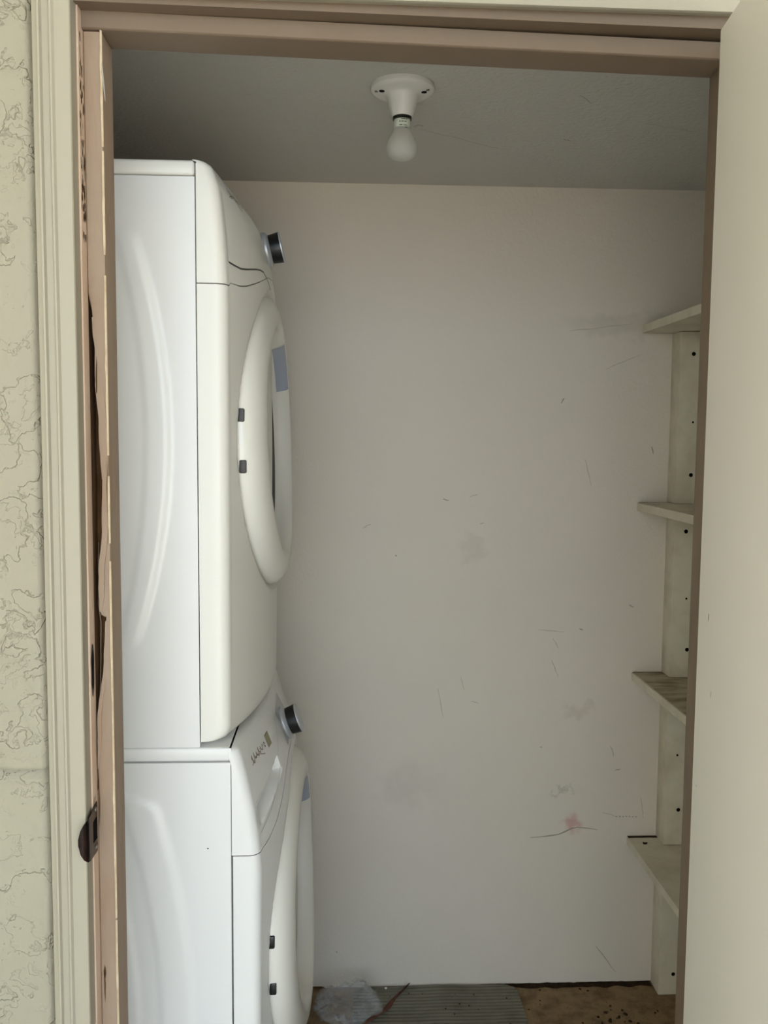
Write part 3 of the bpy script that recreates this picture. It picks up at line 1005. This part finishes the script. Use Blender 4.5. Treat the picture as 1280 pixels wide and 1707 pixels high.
# ------------------------------------------------------------------ ceiling light
LX, LY = .1067, 1.672
cl = thing('ceiling_light', 'white porcelain lampholder with a bare frosted bulb on the ceiling', 'light', (LX, LY, CEIL))
lathe('base_plate', [(.050, 0), (.0565, 0), (.0575, -.003), (.0570, -.008), (.053, -.0125), (.045, -.0145), (.034, -.0155), (.0295, -.019), (.0272, -.026),
                     (.0245, -.036), (.0215, -.046), (.0190, -.0530), (.0182, -.0545), (.0172, -.0548), (.0165, -.052), (.0163, -.04)], MAT['porcelain'], cl, (LX, LY, CEIL), (0, 0, 1), 56)
lathe('socket_liner', [(.0163, -.040), (.0172, -.053), (.0170, -.0595), (.0150, -.0600)], MAT['black'], cl, (LX, LY, CEIL), (0, 0, 1), 40)
for ang, rr in ((200, .040), (-20, .040)):
    a = math.radians(ang)
    p = (LX + rr * math.cos(a), LY + rr * math.sin(a), CEIL - .0152)
    lathe('screw_hole', [(.0050, .002), (.0050, -.0004), (.001, -.0005)], MAT['hole'], cl, p, (0, 0, 1), 14)
for ang, rr in ((190, .048), (-26, .0485)):
    a = math.radians(ang)
    p = (LX + rr * math.cos(a), LY + rr * math.sin(a), CEIL - .0135)
    lathe('mounting_screw', [(.0032, .002), (.0032, -.0012), (.0014, -.0018)], MAT['steel'], cl, p, (0, 0, 1), 12)
BZ = CEIL - .0560
bulb = lathe('bulb', [(.0140, 0), (.0144, -.008), (.0150, -.018), (.0158, -.022), (.0190, -.029), (.0235, -.037), (.0270, -.044), (.0286, -.052), (.0276, -.060), (.0238, -.067), (.0170, -.0720), (.0085, -.0745), (.001, -.0750)],
             MAT['bulb'], cl, (LX, LY, BZ), (0, 0, 1), 48)
bulb['label'] = 'frosted glass bulb'
MAT['bprint'] = new_mat('bulb_print', (96, 108, 92), .6)
nk = lathe('bulb_neck_print', [(.01445, -.002), (.0154, -.019)], new_mat('bulb_neck_white', (214, 218, 204), .5), bulb, (LX, LY, BZ), (0, 0, 1), 40, cap=False)
for k, (zz_, a0, a1) in enumerate(((-.006, -100, -55), (-.0105, -115, -62), (-.0165, -112, -92), (-.0168, -84, -58), (-.0205, -75, -55))):
    vs = []
    for i in range(9):
        a = math.radians(a0 + (a1 - a0) * i / 8)
        r = .0157
        w = .0007 * (1 + .6 * math.sin(i * 2.2))
        vs += [(LX + r * math.cos(a), LY + r * math.sin(a), BZ + zz_ + w), (LX + r * math.cos(a), LY + r * math.sin(a), BZ + zz_ - w)]
    from_py('print_line', vs, [(2 * i, 2 * i + 1, 2 * i + 3, 2 * i + 2) for i in range(8)], MAT['bprint'], bulb)
# scratches in the ceiling paint
ce = bpy.data.objects['ceiling']
def cstroke(pts, w, mat):
    q = [px_on_z(a, c, CEIL) for a, c in pts]
    vs = []
    for i, p in enumerate(q):
        t = (q[min(i + 1, len(q) - 1)] - q[max(i - 1, 0)]).normalized()
        s = Vector((-t.y, t.x, 0)) * w * random.uniform(.6, 1.2)
        vs += [p + s - Vector((0, 0, .0004)), p - s - Vector((0, 0, .0004))]
    from_py('ceiling_scratch', vs, [(2 * i, 2 * i + 1, 2 * i + 3, 2 * i + 2) for i in range(len(q) - 1)], mat, ce)
cstroke(wob((700, 215), (830, 247), 10, 1.0), .0012, MAT['scuffl'])
cstroke(wob((940, 232), (952, 235), 4, .6), .0016, MAT['scuff'])
cstroke(wob((968, 158), (985, 172), 5, .6), .0012, MAT['scuffl'])
cstroke(wob((1075, 205), (1160, 220), 8, 1.2), .0010, MAT['scuffl'])
cstroke([(690, 211), (698, 208), (705, 210)], .004, MAT['scuffl'])

# ------------------------------------------------------------------ corner shelving
SX, SD = .7685, .022
su = thing('corner_shelving', 'old white painted board shelves on uprights in the back right corner', 'shelving', (.93, 2.0, 0))
levels = [(.4135, 'lowest shelf board with a mouldy back edge'), (.8625, 'second lowest shelf board with a dirt streaked top'),
          (1.3130, 'second highest shelf board at eye level'), (1.7475, 'highest shelf board seen from below')]
for i, (z, lab) in enumerate(levels):
    top = z if i < 3 else z + SD
    bm = bmesh.new()
    nx_, ny_ = 12, 36
    y0, y1 = YI + .06, YB - .002
    # board with a slightly battered front edge and sagging corners
    grid = {}
    for lay, zz_ in ((0, top), (1, top - SD)):
        for a in range(nx_ + 1):
            for c in range(ny_ + 1):
                x = SX + (XR - .002 - SX) * a / nx_
                y = y0 + (y1 - y0) * c / ny_
                dx = dz = 0
                if a == 0:
                    dx = .0012 * noise.noise((y * 40, i * 7, lay)) + .0008
                    dz = .0008 * noise.noise((y * 60, i * 3, lay + 9)) + (-.001 if lay == 0 else .001)
                grid[lay, a, c] = bm.verts.new((x + dx, y, zz_ + dz))
    for a in range(nx_):
        for c in range(ny_):
            bm.faces.new((grid[0, a, c], grid[0, a + 1, c], grid[0, a + 1, c + 1], grid[0, a, c + 1]))
            bm.faces.new((grid[1, a, c], grid[1, a, c + 1], grid[1, a + 1, c + 1], grid[1, a + 1, c]))
    for c in range(ny_):
        for a in (0, nx_):
            bm.faces.new((grid[0, a, c], grid[0, a, c + 1], grid[1, a, c + 1], grid[1, a, c]))
    for a in range(nx_):
        for c in (0, ny_):
            bm.faces.new((grid[0, a, c], grid[1, a, c], grid[1, a + 1, c], grid[0, a + 1, c]))
    o = from_bm('shelf_board', bm, MAT['shelf'], su)
    o['label'] = lab
    if i in (0, 1, 2):
        # grime lying on the board: a thin skin of its own
        bm = bmesh.new()
        add_box(bm, SX + .004, XR - .004, y0 + .003, y1 - .001, top, top + .0006)
        dmat = MAT['shelfdirty'] if i == 1 else MAT['shelf']
        from_bm('dust_layer', bm, dmat, o)
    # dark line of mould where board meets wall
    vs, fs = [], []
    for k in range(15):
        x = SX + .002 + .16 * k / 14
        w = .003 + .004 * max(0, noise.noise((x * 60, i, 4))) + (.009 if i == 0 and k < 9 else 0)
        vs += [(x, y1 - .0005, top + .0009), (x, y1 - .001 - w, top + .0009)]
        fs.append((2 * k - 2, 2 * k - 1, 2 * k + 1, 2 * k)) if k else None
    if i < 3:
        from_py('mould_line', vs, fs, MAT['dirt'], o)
# blot on the lowest board
c0 = Vector((SX + .035, YB - .048, .4135 + .0011))
vs = [c0 + Vector((.010 * math.cos(a) * random.uniform(.5, 1.2), .009 * math.sin(a) * random.uniform(.5, 1.2), 0)) for a in [2 * math.pi * i / 9 for i in range(9)]]
from_py('dirt_blot', vs, [tuple(range(9))], MAT['dirt'], su)

# uprights: lengths of board between the shelves, screwed to the back wall
UX0, UX1, UY = .848, .990, 2.2455
segs = [(.0, .4135 - SD), (.4141, .8625 - SD), (.8631, 1.3130 - SD), (1.3136, 1.7475)]
holes = [[(1122, 1624)], [(1129, 1259), (1130.5, 1350)], [(1143.5, 886), (1145, 1083), (1144, 998)], [(1156.5, 590), (1155, 704), (1151.5, 792)]]
for i, (z0, z1) in enumerate(segs):
    bm = bmesh.new()
    add_box(bm, UX0, UX1, UY, YB - .0005, z0 + .0004, z1 - .0004, .0022, 2)
    u = from_bm('upright', bm, MAT['shelf'], su, True, 35)
    for hx, hy in holes[i]:
        p = px_on_y(hx, hy, UY - .0006)
        rr = .0052 if (hx, hy) not in ((1155, 704), (1129, 1259), (1144, 998)) else .0028
        lathe('screw_hole', [(rr, .0002), (rr * .9, -.0006), (.0005, -.0007)], MAT['hole'], u, p, (0, 1, 0), 14)

# ------------------------------------------------------------------ things on the floor
# ribbed mat
X0, X1, Y0m, Y1m, RR = .035, .476, 1.72, 2.297, .035
vs, fs = [], []
ny = int((Y1m - Y0m) / .0018)
cols = 46
for j in range(ny + 1):
    y = Y0m + (Y1m - Y0m) * j / ny
    ed = min(y - Y0m, Y1m - y)
    ins = RR - math.sqrt(max(0, RR * RR - (RR - min(RR, ed)) ** 2)) if ed < RR else 0
    for i in range(cols + 1):
        x = X0 + ins + (X1 - X0 - 2 * ins) * i / cols
        rib = .0024 * (0.5 + .5 * math.sin(2 * math.pi * y / .0135))
        wav = .003 * max(0, noise.noise((x * 9, y * 9, 3)))
        vs.append((x, y, .0045 + rib + wav))
nc = cols + 1
for j in range(ny):
    for i in range(cols):
        a = j * nc + i
        fs.append((a, a + 1, a + nc + 1, a + nc))
base = len(vs)
rim = list(range(cols)) + [j * nc + cols for j in range(ny)] + [ny * nc + i for i in range(cols, 0, -1)] + [j * nc for j in range(ny, 0, -1)]
for r in rim:
    v = vs[r]; vs.append((v[0], v[1], .0003))
for k in range(len(rim)):
    k2 = (k + 1) % len(rim)
    fs.append((rim[k], rim[k2], base + k2, base + k))
fs.append(tuple(base + k for k in range(len(rim))))
mt = from_py('floor_mat', vs, fs, MAT['mat'], None, True, 60)
tag(mt, 'grey ribbed floor mat with rounded corners against the back wall', 'mat')

# crumpled clear plastic bag
bm = bmesh.new()
bmesh.ops.create_icosphere(bm, subdivisions=5, radius=1)
for v in bm.verts:
    p = v.co.copy()
    n1 = noise.noise(p * 1.6 + Vector((2, 5, 1)))
    n2 = abs(noise.noise(p * 3.5 + Vector((7, 1, 3))))
    n3_ = abs(noise.noise(p * 8.0))
    s = 1 + .25 * n1 - .55 * n2 - .22 * n3_
    q = Vector((p.x * .098, p.y * .076, p.z * .042)) * s
    q.z = max(q.z + .030, .0075 + .002 * n3_)
    v.co = Vector((.020, 2.196, 0)) + q
bag = from_bm('plastic_bag', bm, MAT['film'], None, True)
tag(bag, 'crumpled clear plastic bag lying on the floor mat beside the washer', 'plastic bag')

# brown leaf strip across the mat and a white chip
pts = [px_on_z(a, c, .008) for a, c in ((604, 1712), (618, 1700), (632, 1690), (645, 1682), (655, 1668), (668, 1655), (682, 1641))]
vs, fs = [], []
for i, p in enumerate(pts):
    w = (.006, .010, .012, .010, .006, .0045, .002)[i]
    for s, h in ((-1, .001), (0, .0032), (1, .001)):
        vs.append((p.x + s * w, p.y + .002 * s, .0088 + h + .0008 * noise.noise((i, s, 0))))
for i in range(len(pts) - 1):
    for k in (0, 1):
        a = 3 * i + k
        fs.append((a, a + 1, a + 4, a + 3))
lf_ = from_py('dry_leaf', vs, fs, MAT['rust'], None, True)
md = lf_.modifiers.new('thick', 'SOLIDIFY'); md.thickness = .0012
tag(lf_, 'reddish brown dry leaf strip lying across the grey mat', 'leaf')
p = px_on_z(643, 1647, .010)
bm = bmesh.new()
bmesh.ops.create_icosphere(bm, subdivisions=1, radius=.004)
for v in bm.verts:
    v.co = Vector((v.co.x * 1.0, v.co.y * .8, v.co.z * .7)) + Vector((p.x, p.y, .0098))
tag(from_bm('paint_chip', bm, MAT['chip']), 'tiny white paint chip on the mat next to the plastic bag', 'debris')

# crumbs of dirt
bm = bmesh.new()
def crumb(x, y, z, r):
    mt_ = Matrix.Translation((x, y, z)) @ Matrix.Rotation(random.uniform(0, 6), 4, 'Z') @ Matrix.Diagonal((r * random.uniform(.7, 1.6), r * random.uniform(.6, 1.1), r * .5, 1))
    bmesh.ops.create_icosphere(bm, subdivisions=1, radius=1, matrix=mt_)
for k in range(150):
    x = random.uniform(.49, .83); y = random.uniform(1.7, 2.295)
    crumb(x, y, .0006, .0008 + .0034 * random.random() ** 2.5)
for k in range(40):
    crumb(random.uniform(.62, .832), random.uniform(2.1, 2.2), .0006, .001 + .005 * random.random() ** 2)
for k in range(45):
    crumb(random.uniform(.42, .832), YB - random.uniform(-.006, .010), .001, random.uniform(.002, .005))
for k in range(40):
    crumb(random.uniform(.13, .46), random.uniform(1.8, 2.28), .0082, random.uniform(.001, .003))
cr = from_bm('dirt_crumbs', bm, MAT['dirt'])
cr['kind'] = 'stuff'
tag(cr, 'dark crumbs of dirt scattered over the floor', 'dirt')
